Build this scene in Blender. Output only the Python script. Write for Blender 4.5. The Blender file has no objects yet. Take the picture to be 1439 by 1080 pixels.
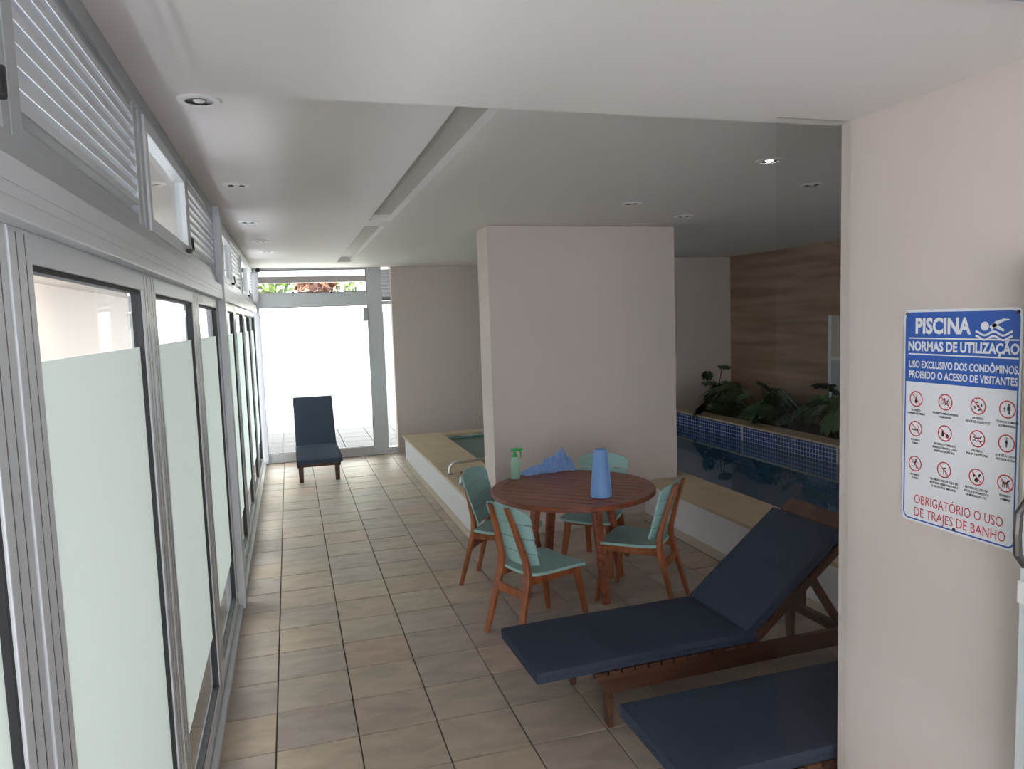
import bpy, bmesh, math, random
from mathutils import Vector, Matrix, noise
random.seed(7)
sc = bpy.context.scene
C = sc.collection

# ---------------------------------------------------------------- camera, sky, sun, exposure
cam_d = bpy.data.cameras.new('camera')
cam = bpy.data.objects.new('camera', cam_d)
C.objects.link(cam)
F_PX, CXP, CYP = 1030.0, 719.5, 540.0
def _dir(px, py):
    return Vector(((px - CXP) / F_PX, -(py - CYP) / F_PX, -1.0)).normalized()
_Y = _dir(405, 457)                       # vanishing point of the room's depth axis
_Z = -_dir(1071, 11430)                   # vanishing point of the verticals
_Z = (_Z - _Z.dot(_Y) * _Y).normalized()
_X = _Y.cross(_Z)
_R = Matrix((_X, _Y, _Z))
cam.matrix_world = Matrix.Translation((0, 0, 2.0)) @ _R.to_4x4()
cam_d.sensor_width = 36
cam_d.lens = F_PX / 1439 * 36
cam_d.clip_start = 0.02
sc.camera = cam

world = bpy.data.worlds.new('sky'); sc.world = world
world.use_nodes = True
bg = world.node_tree.nodes['Background']
bg.inputs[0].default_value = (0.95, 0.97, 1.0, 1)
bg.inputs[1].default_value = 2.0
sun_d = bpy.data.lights.new('sun', 'SUN'); sun_d.energy = 20.0; sun_d.angle = 0.01
sun_d.color = (1.0, 0.965, 0.92)
sun = bpy.data.objects.new('sun', sun_d); C.objects.link(sun)
sun.rotation_euler = (math.radians(33), 0, math.radians(-14))   # high, from behind the camera
sc.view_settings.view_transform = 'Standard'
sc.view_settings.look = 'None'
sc.view_settings.gamma = 1.0
sc.view_settings.exposure = 2.15
sc.view_settings.use_curve_mapping = False
sc.cycles.use_denoising = True
sc.cycles.max_bounces = 14
sc.cycles.diffuse_bounces = 7
sc.cycles.glossy_bounces = 6
sc.cycles.transmission_bounces = 8
sc.cycles.transparent_max_bounces = 32
sc.cycles.caustics_reflective = False
sc.cycles.caustics_refractive = False
sc.cycles.sample_clamp_indirect = 6.0

# ---------------------------------------------------------------- materials
def new_mat(name):
    m = bpy.data.materials.new(name); m.use_nodes = True
    nt = m.node_tree
    return m, nt, nt.nodes, nt.links, nt.nodes['Principled BSDF'], nt.nodes['Material Output']
def srgb(r, g, b):
    f = lambda c: ((c / 255 + 0.055) / 1.055) ** 2.4 if c > 10 else c / 255 / 12.92
    return (f(r), f(g), f(b), 1)
def plain(name, col, rough=0.6, metal=0.0, var=0.06, scale=6.0, bump=0.0, bscale=60.0, spec=0.5, stretch=(1, 1, 1)):
    """paint-like surface: base colour with faint mottling and optional fine relief"""
    m, nt, N, L, p, out = new_mat(name)
    tc = N.new('ShaderNodeTexCoord'); mp = N.new('ShaderNodeMapping')
    mp.inputs['Scale'].default_value = stretch
    L.new(tc.outputs['Object'], mp.inputs[0])
    nz = N.new('ShaderNodeTexNoise'); nz.inputs['Scale'].default_value = scale; nz.inputs['Detail'].default_value = 5
    L.new(mp.outputs[0], nz.inputs['Vector'])
    mr = N.new('ShaderNodeMapRange'); mr.inputs[3].default_value = 1 - var; mr.inputs[4].default_value = 1 + var
    L.new(nz.outputs[0], mr.inputs[0])
    mx = N.new('ShaderNodeMix'); mx.data_type = 'RGBA'; mx.blend_type = 'MULTIPLY'; mx.inputs[0].default_value = 1
    mx.inputs[6].default_value = col
    L.new(mr.outputs[0], mx.inputs[7]); L.new(mx.outputs[2], p.inputs['Base Color'])
    p.inputs['Roughness'].default_value = rough; p.inputs['Metallic'].default_value = metal
    p.inputs['Specular IOR Level'].default_value = spec
    if bump:
        n2 = N.new('ShaderNodeTexNoise'); n2.inputs['Scale'].default_value = bscale; n2.inputs['Detail'].default_value = 4
        L.new(mp.outputs[0], n2.inputs['Vector'])
        b = N.new('ShaderNodeBump'); b.inputs['Strength'].default_value = bump; b.inputs['Distance'].default_value = 0.004
        L.new(n2.outputs[0], b.inputs['Height']); L.new(b.outputs[0], p.inputs['Normal'])
    return m
def wood(name, c1, c2, rough=0.4, axis=0, scale=14.0, coat=0.0):
    m, nt, N, L, p, out = new_mat(name)
    tc = N.new('ShaderNodeTexCoord'); mp = N.new('ShaderNodeMapping')
    s = [scale, scale, scale]; s[axis] = scale * 0.07
    mp.inputs['Scale'].default_value = s
    L.new(tc.outputs['Object'], mp.inputs[0])
    oi = N.new('ShaderNodeObjectInfo'); ad = N.new('ShaderNodeVectorMath'); ad.operation = 'ADD'
    L.new(mp.outputs[0], ad.inputs[0]); L.new(oi.outputs['Random'], ad.inputs[1])
    nz = N.new('ShaderNodeTexNoise'); nz.inputs['Scale'].default_value = 2.2; nz.inputs['Detail'].default_value = 7
    nz.inputs['Distortion'].default_value = 1.0
    L.new(ad.outputs[0], nz.inputs['Vector'])
    cr = N.new('ShaderNodeValToRGB'); cr.color_ramp.elements[0].position = 0.32; cr.color_ramp.elements[1].position = 0.7
    cr.color_ramp.elements[0].color = c1; cr.color_ramp.elements[1].color = c2
    L.new(nz.outputs[0], cr.inputs[0]); L.new(cr.outputs[0], p.inputs['Base Color'])
    p.inputs['Roughness'].default_value = rough; p.inputs['Coat Weight'].default_value = coat
    return m
def tile_mat(name):
    """split-stone floor tile: colour differs from tile to tile, cloudy within each"""
    m, nt, N, L, p, out = new_mat(name)
    oi = N.new('ShaderNodeObjectInfo')
    cr = N.new('ShaderNodeValToRGB'); e = cr.color_ramp.elements
    cols = [(0, (178, 164, 152)), (.2, (171, 158, 147)), (.4, (182, 167, 150)), (.55, (167, 154, 145)), (.7, (183, 166, 146)), (.84, (173, 161, 152)), (.93, (184, 159, 142)), (1, (163, 155, 151))]
    e[0].position = 0; e[0].color = srgb(*cols[0][1]); e[1].position = 1; e[1].color = srgb(*cols[-1][1])
    for pos, c in cols[1:-1]:
        k = e.new(pos); k.color = srgb(*c)
    L.new(oi.outputs['Random'], cr.inputs[0])
    tc = N.new('ShaderNodeTexCoord'); ad = N.new('ShaderNodeVectorMath'); ad.operation = 'ADD'
    L.new(tc.outputs['Object'], ad.inputs[0])
    sc_ = N.new('ShaderNodeVectorMath'); sc_.operation = 'SCALE'; sc_.inputs[3].default_value = 37.0
    L.new(oi.outputs['Random'], sc_.inputs[0]); L.new(sc_.outputs[0], ad.inputs[1])
    mp = N.new('ShaderNodeMapping'); mp.inputs['Scale'].default_value = (1, 2.2, 1); L.new(ad.outputs[0], mp.inputs[0])
    nz = N.new('ShaderNodeTexNoise'); nz.inputs['Scale'].default_value = 4.5; nz.inputs['Detail'].default_value = 8; nz.inputs['Distortion'].default_value = .6
    L.new(mp.outputs[0], nz.inputs['Vector'])
    mr = N.new('ShaderNodeMapRange'); mr.inputs[1].default_value = .25; mr.inputs[2].default_value = .75; mr.inputs[3].default_value = .8; mr.inputs[4].default_value = 1.16
    L.new(nz.outputs[0], mr.inputs[0])
    mx = N.new('ShaderNodeMix'); mx.data_type = 'RGBA'; mx.blend_type = 'MULTIPLY'; mx.inputs[0].default_value = 1
    L.new(cr.outputs[0], mx.inputs[6]); L.new(mr.outputs[0], mx.inputs[7]); L.new(mx.outputs[2], p.inputs['Base Color'])
    p.inputs['Roughness'].default_value = .52
    b = N.new('ShaderNodeBump'); b.inputs['Strength'].default_value = .35; b.inputs['Distance'].default_value = .004
    L.new(nz.outputs[0], b.inputs['Height']); L.new(b.outputs[0], p.inputs['Normal'])
    return m
def stone_bands(name, c1, c2, c3, rough=.6):
    """travertine: long horizontal bands"""
    m, nt, N, L, p, out = new_mat(name)
    tc = N.new('ShaderNodeTexCoord'); mp = N.new('ShaderNodeMapping'); mp.inputs['Scale'].default_value = (.35, .35, 5.0)
    L.new(tc.outputs['Object'], mp.inputs[0])
    nz = N.new('ShaderNodeTexNoise'); nz.inputs['Scale'].default_value = 1.6; nz.inputs['Detail'].default_value = 9; nz.inputs['Distortion'].default_value = .4
    L.new(mp.outputs[0], nz.inputs['Vector'])
    cr = N.new('ShaderNodeValToRGB'); e = cr.color_ramp.elements
    e[0].position = .3; e[0].color = c1; e[1].position = .72; e[1].color = c3
    k = e.new(.5); k.color = c2
    L.new(nz.outputs[0], cr.inputs[0]); L.new(cr.outputs[0], p.inputs['Base Color'])
    p.inputs['Roughness'].default_value = rough
    return m
def mosaic(name, c1, c2, grout, size=.05):
    m, nt, N, L, p, out = new_mat(name)
    geo = N.new('ShaderNodeNewGeometry'); tc = N.new('ShaderNodeTexCoord')
    # use (x+y, z) on upright faces and (x, y) on level ones
    sp = N.new('ShaderNodeSeparateXYZ'); L.new(tc.outputs['Object'], sp.inputs[0])
    sn = N.new('ShaderNodeSeparateXYZ'); L.new(geo.outputs['Normal'], sn.inputs[0])
    ab = N.new('ShaderNodeMath'); ab.operation = 'ABSOLUTE'; L.new(sn.outputs[2], ab.inputs[0])
    gt = N.new('ShaderNodeMath'); gt.operation = 'GREATER_THAN'; gt.inputs[1].default_value = .5; L.new(ab.outputs[0], gt.inputs[0])
    ad = N.new('ShaderNodeMath'); ad.operation = 'ADD'; L.new(sp.outputs[0], ad.inputs[0]); L.new(sp.outputs[1], ad.inputs[1])
    c_up = N.new('ShaderNodeCombineXYZ'); L.new(ad.outputs[0], c_up.inputs[0]); L.new(sp.outputs[2], c_up.inputs[1])
    c_lv = N.new('ShaderNodeCombineXYZ'); L.new(sp.outputs[0], c_lv.inputs[0]); L.new(sp.outputs[1], c_lv.inputs[1])
    mxv = N.new('ShaderNodeMix'); mxv.data_type = 'VECTOR'
    L.new(gt.outputs[0], mxv.inputs[0]); L.new(c_up.outputs[0], mxv.inputs[4]); L.new(c_lv.outputs[0], mxv.inputs[5])
    br = N.new('ShaderNodeTexBrick'); br.offset = 0; br.squash = 1
    br.inputs['Scale'].default_value = 1; br.inputs['Brick Width'].default_value = size; br.inputs['Row Height'].default_value = size
    br.inputs['Mortar Size'].default_value = .0042; br.inputs['Mortar Smooth'].default_value = 0
    br.inputs['Color1'].default_value = c1; br.inputs['Color2'].default_value = c2; br.inputs['Mortar'].default_value = grout
    L.new(mxv.outputs[1], br.inputs['Vector']); L.new(br.outputs['Color'], p.inputs['Base Color'])
    p.inputs['Roughness'].default_value = .18
    b = N.new('ShaderNodeBump'); b.invert = True; b.inputs['Strength'].default_value = .4; b.inputs['Distance'].default_value = .002
    L.new(br.outputs['Fac'], b.inputs['Height']); L.new(b.outputs[0], p.inputs['Normal'])
    return m
def glassy(name, tint=(1, 1, 1, 1), ior=1.5, rough=0.0, wave=0.0):
    m, nt, N, L, p, out = new_mat(name)
    N.remove(p)
    tr = N.new('ShaderNodeBsdfTransparent'); tr.inputs[0].default_value = tint
    gl = N.new('ShaderNodeBsdfGlossy'); gl.inputs['Roughness'].default_value = rough
    # Schlick reflectance, the same from both sides of a thin sheet
    fr = N.new('ShaderNodeLayerWeight'); fr.inputs[0].default_value = .5
    f0 = ((ior - 1) / (ior + 1)) ** 2
    pw = N.new('ShaderNodeMath'); pw.operation = 'POWER'; pw.inputs[1].default_value = 5; L.new(fr.outputs['Facing'], pw.inputs[0])
    ma = N.new('ShaderNodeMath'); ma.operation = 'MULTIPLY_ADD'; ma.inputs[1].default_value = 1 - f0; ma.inputs[2].default_value = f0; L.new(pw.outputs[0], ma.inputs[0])
    mx = N.new('ShaderNodeMixShader')
    L.new(ma.outputs[0], mx.inputs[0]); L.new(tr.outputs[0], mx.inputs[1]); L.new(gl.outputs[0], mx.inputs[2]); L.new(mx.outputs[0], out.inputs[0])
    if wave:
        tc = N.new('ShaderNodeTexCoord'); nz = N.new('ShaderNodeTexNoise'); nz.inputs['Scale'].default_value = 2.5; nz.inputs['Detail'].default_value = 2
        L.new(tc.outputs['Object'], nz.inputs['Vector'])
        b = N.new('ShaderNodeBump'); b.inputs['Strength'].default_value = wave; b.inputs['Distance'].default_value = .02
        L.new(nz.outputs[0], b.inputs['Height']); L.new(b.outputs[0], gl.inputs['Normal']); L.new(b.outputs[0], fr.inputs['Normal'])
    return m
def frosted(name, col):
    m, nt, N, L, p, out = new_mat(name)
    N.remove(p)
    df = N.new('ShaderNodeBsdfDiffuse'); df.inputs[0].default_value = col
    tl = N.new('ShaderNodeBsdfTranslucent'); tl.inputs[0].default_value = col
    mx = N.new('ShaderNodeMixShader'); mx.inputs[0].default_value = .36
    L.new(df.outputs[0], mx.inputs[1]); L.new(tl.outputs[0], mx.inputs[2]); L.new(mx.outputs[0], out.inputs[0])
    return m
def thin_plastic(name, col, trans=.45, rough=.35):
    m, nt, N, L, p, out = new_mat(name)
    p.inputs['Base Color'].default_value = col; p.inputs['Roughness'].default_value = rough
    tl = N.new('ShaderNodeBsdfTranslucent'); tl.inputs[0].default_value = col
    mx = N.new('ShaderNodeMixShader'); mx.inputs[0].default_value = trans
    L.new(p.outputs[0], mx.inputs[1]); L.new(tl.outputs[0], mx.inputs[2]); L.new(mx.outputs[0], out.inputs[0])
    return m
def leaf_mat(name, c1, c2):
    m, nt, N, L, p, out = new_mat(name)
    oi = N.new('ShaderNodeObjectInfo'); tc = N.new('ShaderNodeTexCoord')
    nz = N.new('ShaderNodeTexNoise'); nz.inputs['Scale'].default_value = 3; L.new(tc.outputs['Object'], nz.inputs['Vector'])
    ad = N.new('ShaderNodeMath'); ad.operation = 'MULTIPLY_ADD'; ad.inputs[1].default_value = .6; L.new(oi.outputs['Random'], ad.inputs[0]); L.new(nz.outputs[0], ad.inputs[2])
    cr = N.new('ShaderNodeValToRGB'); cr.color_ramp.elements[0].position = .3; cr.color_ramp.elements[1].position = 1.1
    cr.color_ramp.elements[0].color = c1; cr.color_ramp.elements[1].color = c2
    L.new(ad.outputs[0], cr.inputs[0]); L.new(cr.outputs[0], p.inputs['Base Color']); p.inputs['Roughness'].default_value = .35
    return m

M = {}
M['wall'] = plain('warm_beige_paint', srgb(212, 200, 195), .75, var=.025, scale=2, bump=.12, bscale=180, spec=.2)
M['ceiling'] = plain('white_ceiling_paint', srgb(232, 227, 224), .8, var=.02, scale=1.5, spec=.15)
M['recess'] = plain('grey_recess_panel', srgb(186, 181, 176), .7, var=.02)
M['poolwall'] = plain('white_textured_plaster', srgb(226, 226, 232), .8, var=.03, scale=5, bump=.5, bscale=140, spec=.2)
M['alu'] = plain('white_painted_aluminium', srgb(206, 211, 215), .33, var=.02, scale=3)
M['alu2'] = plain('grey_aluminium', srgb(172, 178, 182), .3, metal=.2, var=.03)
M['gasket'] = plain('black_rubber_gasket', srgb(30, 32, 36), .6)
M['grout'] = plain('tile_grout', srgb(96, 88, 78), .9, var=.1, scale=20)
M['tile'] = tile_mat('split_stone_tile')
M['coping'] = plain('sandstone_coping', srgb(194, 177, 150), .6, var=.16, scale=5, bump=.3, bscale=40)
M['skirt'] = plain('stone_skirting', srgb(196, 186, 174), .6, var=.06)
M['stone'] = stone_bands('banded_travertine', srgb(120, 98, 80), srgb(146, 122, 102), srgb(166, 144, 124))
M['mosaic'] = mosaic('blue_glass_mosaic', srgb(28, 48, 120), srgb(38, 62, 140), srgb(170, 180, 196))
M['mosaic_floor'] = mosaic('blue_pool_mosaic', srgb(110, 172, 212), srgb(122, 184, 220), srgb(175, 208, 222))
M['mosaic_spa'] = mosaic('green_spa_mosaic', srgb(96, 156, 152), srgb(110, 168, 164), srgb(160, 194, 188))
M['water'] = glassy('pool_water', (.86, .95, .98, 1), 1.30, .015, .06)
def cloudy(m, col, fac):
    nt = m.node_tree; N = nt.nodes; mix = [n for n in N if n.type == 'MIX_SHADER'][0]; tr = [n for n in N if n.type == 'BSDF_TRANSPARENT'][0]
    df = N.new('ShaderNodeBsdfDiffuse'); df.inputs[0].default_value = col
    m2 = N.new('ShaderNodeMixShader'); m2.inputs[0].default_value = fac
    nt.links.new(tr.outputs[0], m2.inputs[1]); nt.links.new(df.outputs[0], m2.inputs[2]); nt.links.new(m2.outputs[0], mix.inputs[1])
    return m
cloudy(M['water'], srgb(70, 130, 180), .3)
M['spawater'] = cloudy(glassy('spa_water', (.88, .96, .95, 1), 1.30, .015, .06), srgb(70, 135, 128), .4)
M['glass'] = glassy('clear_glass', (.95, .975, .965, 1), 1.5)
M['stripglass'] = glassy('thin_clear_glass', (.97, .972, .97, 1), 1.16)
M['film'] = frosted('frosted_film', (.79, .90, .85, 1))
M['tablewood'] = wood('varnished_red_hardwood', srgb(104, 52, 36), srgb(156, 88, 60), .42, 0, 14, .08)
M['chairwood'] = wood('orange_brown_hardwood', srgb(122, 66, 38), srgb(168, 98, 58), .4, 2, 10)
M['teal'] = plain('mint_green_paint', srgb(150, 188, 186), .42, var=.04, scale=8)
M['loungewood'] = wood('dark_stained_hardwood', srgb(66, 42, 32), srgb(100, 66, 50), .45, 0, 10)
M['navy'] = plain('navy_canvas', srgb(58, 65, 80), .88, var=.08, scale=14, bump=.35, bscale=420, spec=.15)
M['greyfab'] = plain('slate_canvas', srgb(68, 77, 94), .88, var=.08, scale=14, bump=.35, bscale=420, spec=.15)
M['chrome'] = plain('brushed_stainless', srgb(200, 200, 198), .22, metal=1, var=.02)
M['white'] = plain('white_plastic', srgb(232, 232, 230), .4, var=.01)
M['black'] = plain('black_plastic', srgb(22, 22, 24), .45)
M['darkgrey'] = plain('dark_grey_metal', srgb(82, 78, 76), .35, metal=.4)
M['bulb'] = plain('lamp_reflector', srgb(225, 225, 225), .12, metal=.9)
M['lamp'], _nt, _N, _L, _p, _o = new_mat('lit_bulb')
_p.inputs['Emission Color'].default_value = (1, .96, .9, 1); _p.inputs['Emission Strength'].default_value = 4.0
M['lampin'] = plain('lamp_cavity', srgb(70, 68, 67), .35, metal=.5)
M['spray_green'] = plain('green_trigger_plastic', srgb(40, 170, 80), .35)
M['bottle'] = thin_plastic('pale_green_bottle_plastic', srgb(205, 232, 220), .7, .12)
M['bluebag'] = thin_plastic('crumpled_blue_plastic', srgb(150, 188, 238), .22, .3)
M['blueroll'] = thin_plastic('blue_cloth_roll', srgb(132, 174, 232), .12, .7)
M['signwhite'] = plain('sign_white', srgb(232, 234, 240), .3, var=.01)
M['signblue'] = plain('sign_blue', srgb(42, 92, 182), .3, var=.03)
M['signred'] = plain('sign_red', srgb(206, 66, 78), .35, var=.01)
M['signblack'] = plain('sign_black', srgb(42, 42, 46), .4, var=.01)
M['leaf'] = leaf_mat('dark_green_leaf', srgb(34, 54, 36), srgb(76, 104, 66))
M['stem'] = plain('plant_stem', srgb(70, 84, 50), .6)
M['soil'] = plain('planter_soil', srgb(70, 56, 44), .95, var=.3, scale=20)
M['treeleaf'] = leaf_mat('tree_leaf', srgb(40, 60, 26), srgb(84, 102, 50))
M['dryleaf'] = leaf_mat('dry_brown_leaf', srgb(76, 46, 32), srgb(112, 78, 58))
M['bark'] = plain('tree_bark', srgb(110, 90, 72), .9, var=.2)
M['extwall'] = plain('outside_white_wall', srgb(240, 236, 226), .8, var=.03)
M['extbeige'] = plain('outside_beige_wall', srgb(184, 174, 164), .8, var=.03)
M['porchstone'] = plain('darkened_porch_stone', srgb(56, 59, 68), .8, var=.12, scale=4)  # paving colour darkened under the porch to keep its brightness down
M['beamgrey'] = plain('grey_beam_paint', srgb(96, 91, 88), .8)
M['paver'] = plain('outside_grey_paving', srgb(128, 130, 140), .8, var=.1, scale=3)

# ---------------------------------------------------------------- mesh helpers
def bm_box(bm, x0, x1, y0, y1, z0, z1, bev=0.0):
    r = bmesh.ops.create_cube(bm, size=1)
    vs = r['verts']
    bmesh.ops.scale(bm, vec=(abs(x1 - x0), abs(y1 - y0), abs(z1 - z0)), verts=vs)
    bmesh.ops.translate(bm, vec=((x0 + x1) / 2, (y0 + y1) / 2, (z0 + z1) / 2), verts=vs)
    if bev:
        es = list({e for v in vs for e in v.link_edges})
        bmesh.ops.bevel(bm, geom=es, offset=bev, segments=2, affect='EDGES', profile=.6)
    return bm
def bm_sweep(bm, pts, prof, up=Vector((0, 0, 1)), closed_prof=True, scales=None):
    """sweep a 2D profile (list of (a,b)) along a polyline"""
    pts = [Vector(p) for p in pts]; rings = []
    for i, p in enumerate(pts):
        t = (pts[min(i + 1, len(pts) - 1)] - pts[max(i - 1, 0)]).normalized()
        a = up.cross(t)
        if a.length < 1e-4: a = Vector((1, 0, 0)).cross(t)
        a.normalize(); b = t.cross(a)
        s = scales[i] if scales else 1.0
        rings.append([bm.verts.new(p + a * u * s + b * v * s) for u, v in prof])
    n = len(prof)
    for i in range(len(rings) - 1):
        for j in range(n):
            bm.faces.new((rings[i][j], rings[i][(j + 1) % n], rings[i + 1][(j + 1) % n], rings[i + 1][j]))
    bm.faces.new(rings[0][::-1]); bm.faces.new(rings[-1])
    return bm
def circ(r, n=12): return [(r * math.cos(2 * math.pi * k / n), r * math.sin(2 * math.pi * k / n)) for k in range(n)]
def rect(w, h, c=0.0):
    w, h = w / 2, h / 2
    if not c: return [(-w, -h), (w, -h), (w, h), (-w, h)]
    return [(-w + c, -h), (w - c, -h), (w, -h + c), (w, h - c), (w - c, h), (-w + c, h), (-w, h - c), (-w, -h + c)]
def bm_lathe(bm, prof, n=24, at=(0, 0, 0)):
    rings = []
    for r, z in prof:
        if r < 1e-5: rings.append([bm.verts.new((at[0], at[1], at[2] + z))])
        else: rings.append([bm.verts.new((at[0] + r * math.cos(2 * math.pi * k / n), at[1] + r * math.sin(2 * math.pi * k / n), at[2] + z)) for k in range(n)])
    for a, b in zip(rings, rings[1:]):
        for j in range(n):
            j2 = (j + 1) % n
            if len(a) == 1 and len(b) > 1: bm.faces.new((a[0], b[j2], b[j]))
            elif len(b) == 1 and len(a) > 1: bm.faces.new((a[j], a[j2], b[0]))
            elif len(a) > 1: bm.faces.new((a[j], a[j2], b[j2], b[j]))
    return bm
def bm_prism(bm, outline, z0, z1):
    lo = [bm.verts.new((x, y, z0)) for x, y in outline]; hi = [bm.verts.new((x, y, z1)) for x, y in outline]
    n = len(outline)
    bm.faces.new(lo[::-1]); bm.faces.new(hi)
    for i in range(n): bm.faces.new((lo[i], lo[(i + 1) % n], hi[(i + 1) % n], hi[i]))
    return bm
def obj(name, bm, mat, parent=None, smooth=False, loc=None):
    bmesh.ops.recalc_face_normals(bm, faces=bm.faces[:])
    me = bpy.data.meshes.new(name); bm.to_mesh(me); bm.free()
    me.materials.append(M[mat] if isinstance(mat, str) else mat)
    if smooth:
        for p in me.polygons: p.use_smooth = True
    o = bpy.data.objects.new(name, me); C.objects.link(o)
    if parent is not None: o.parent = parent
    if loc is not None: o.location = loc
    return o
def smooth_angle(o, ang=40):
    for p in o.data.polygons: p.use_smooth = True
    try: o.data.set_sharp_from_angle(angle=math.radians(ang))
    except Exception: pass
    return o
def NB(): return bmesh.new()
def box(name, x0, x1, y0, y1, z0, z1, mat, parent=None, bev=0.0):
    return obj(name, bm_box(NB(), x0, x1, y0, y1, z0, z1, bev), mat, parent)
def tag(o, label, cat=None, group=None, kind=None):
    o['label'] = label
    if cat: o['category'] = cat
    if group: o['group'] = group
    if kind: o['kind'] = kind
    return o
def empty(name, loc=(0, 0, 0), rz=0.0):
    o = bpy.data.objects.new(name, None); C.objects.link(o)
    o.location = loc; o.rotation_euler = (0, 0, rz); o.empty_display_size = .1
    return o
def struct(o, label, cat):
    return tag(o, label, cat, kind='structure')
def copy_tree(o, parent=None):
    kids = [c for c in C.objects if c.parent == o]
    c = o.copy(); C.objects.link(c); c.parent = parent
    for k in kids: copy_tree(k, c)
    return c

H = 2.82            # ceiling
SZ = 2.62           # underside of the lowered soffit
XW = -0.45          # inner face of the glass wall
XR, YW = 1.85, 2.13 # sign wall: face and far end
YD = 11.2           # end door plane

# ---------------------------------------------------------------- the setting
fl = box('floor', -.60, 6.6, -2.0, 11.32, -.06, -.012, 'grout')
struct(fl, 'split stone tiled floor running between glass wall and pool', 'floor')
PX, PY, X0, Y0 = .385, .362, -.555, 1.318
cols = int((3.2 - X0) / PX) + 1; rows = 27
tile_me = {}
def tile_mesh(w, d):
    k = (round(w, 3), round(d, 3))
    if k not in tile_me:
        bm = bm_box(NB(), -w / 2, w / 2, -d / 2, d / 2, -.014, 0, .0025)
        me = bpy.data.meshes.new('tile'); bm.to_mesh(me); bm.free(); me.materials.append(M['tile']); tile_me[k] = me
    return tile_me[k]
for i in range(cols):
    for j in range(rows):
        xa, xb = X0 + i * PX, X0 + (i + 1) * PX
        ya, yb = Y0 + j * PY, Y0 + (j + 1) * PY
        xa = max(xa, -.47); xb = min(xb, 3.2); yb = min(yb, 11.18)
        if ya > 11.1 or xb - xa < .05: continue
        if xb > XR and ya < YW and xa < 2.05 and yb < YW + .1: continue
        if xa > 1.5 and ya > 6.4: continue
        g = .007
        o = bpy.data.objects.new('tile', tile_mesh(xb - xa - g, yb - ya - g)); C.objects.link(o); o.parent = fl
        o.location = ((xa + xb) / 2, (ya + yb) / 2, random.uniform(-.0012, .0008))
        o.rotation_euler = (random.uniform(-.002, .002), random.uniform(-.002, .002), random.uniform(-.003, .003))

# ceiling slab with two long recesses
bm = NB()
rx0, rx1 = .67, .85
def slab(x0, x1, y0, y1): bm_box(bm, x0, x1, y0, y1, H, 2.885)
slab(-.60, rx0, -2.0, 11.4); slab(rx1, 6.75, -2.0, 11.4)
slab(rx0, rx1, -2.0, 2.4); slab(rx0, rx1, 6.10, 6.42); slab(rx0, rx1, 10.13, 11.4)
bm_box(bm, -.60, 6.75, -2.0, 11.4, 2.88, 3.05)
ce = obj('ceiling', bm, 'ceiling'); struct(ce, 'white plaster ceiling with two long narrow recesses', 'ceiling')
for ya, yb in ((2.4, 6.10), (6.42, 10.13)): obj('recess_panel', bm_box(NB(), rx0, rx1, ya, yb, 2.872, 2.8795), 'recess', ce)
bm = bm_box(NB(), -.165, XR + .2, -2.0, YW + .02, SZ, H - .002)
struct(obj('trim_1', bm, 'ceiling'), 'lowered white ceiling soffit above the entrance', 'soffit')
struct(box('trim_2', -.165, XR, 1.04, 1.15, SZ - .03, SZ - .001, 'alu2'), 'grey door header under the soffit', 'door header')
struct(box('wall_right', XR, XR + .2, -2.0, YW, -.02, H - .004, 'wall'), 'beige painted wall carrying the pool rules sign', 'wall')
bm = bm_box(NB(), XR + .2, 6.75, 1.0, 1.2, -.02, 1.0); bm_box(bm, XR + .2, 6.75, 1.0, 1.2, 2.4, H - .004)
bm_box(bm, XR + .2, 5.0, 1.0, 1.2, 1.0, 2.4); bm_box(bm, 6.4, 6.75, 1.0, 1.2, 1.0, 2.4)
ws = obj('wall_south', bm, 'wall'); struct(ws, 'beige wall with an added window closing the pool room', 'wall')
wsw = empty('window_23', (5.7, 1.1, 1.0)); struct(wsw, 'unseen framed window added behind the sign wall to let daylight in', 'window')  # unseen window, added to brighten the pool room
bm = bm_box(NB(), -.7, .7, -.03, .03, 0, .05); bm_box(bm, -.7, .7, -.03, .03, 1.35, 1.4)
for x in (-.7, -.025, .65): bm_box(bm, x, x + .05, -.03, .03, .05, 1.35)
obj('frame', bm, 'alu', wsw); obj('pane', bm_box(NB(), -.65, .65, -.004, .004, .05, 1.35), 'glass', wsw)
struct(box('sun_block_eave', XR + .2, 6.75, -1.2, 1.0, 2.9, 3.05, 'extbeige'), 'unseen eave added to keep sun out of the added window', 'roof')  # unseen eave, added to block direct sun from that window
struct(box('wall_east', 6.53, 6.75, 1.2, 10.1, -.02, H - .004, 'stone'), 'banded travertine stone wall behind the planter', 'wall')
struct(box('wall_back', 1.50, 4.2, 11.05, 11.3, -.02, H - .004, 'wall'), 'beige back wall beyond the raised spa', 'wall')
struct(box('wall_alcove', 4.0, 6.53, 9.88, 10.1, -.02, H - .004, 'wall'), 'shaded beige end wall of the pool', 'wall')
struct(box('wall_return', 4.0, 4.2, 10.1, 11.05, -.02, H - .004, 'wall'), 'beige return wall behind the pillar', 'wall')
struct(box('baseboard_back', 1.49, 4.0, 11.03, 11.05, 0, .09, 'skirt'), 'pale stone skirting on the back wall', 'skirting')
pil = empty('wall_pillar', (2.645, 6.51, 0)); struct(pil, 'broad beige pillar standing behind the round table', 'pillar')
bm = bm_box(NB(), 1.72 - 2.645, 3.57 - 2.645, 6.33 - 6.51, 6.69 - 6.51, 0, H - .004)
obj('body', bm, 'wall', pil)
box('skirting', 1.715 - 2.645, 3.2 - 2.645, 6.318 - 6.51, 6.33 - 6.51, 0, .08, 'skirt', pil)
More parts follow.
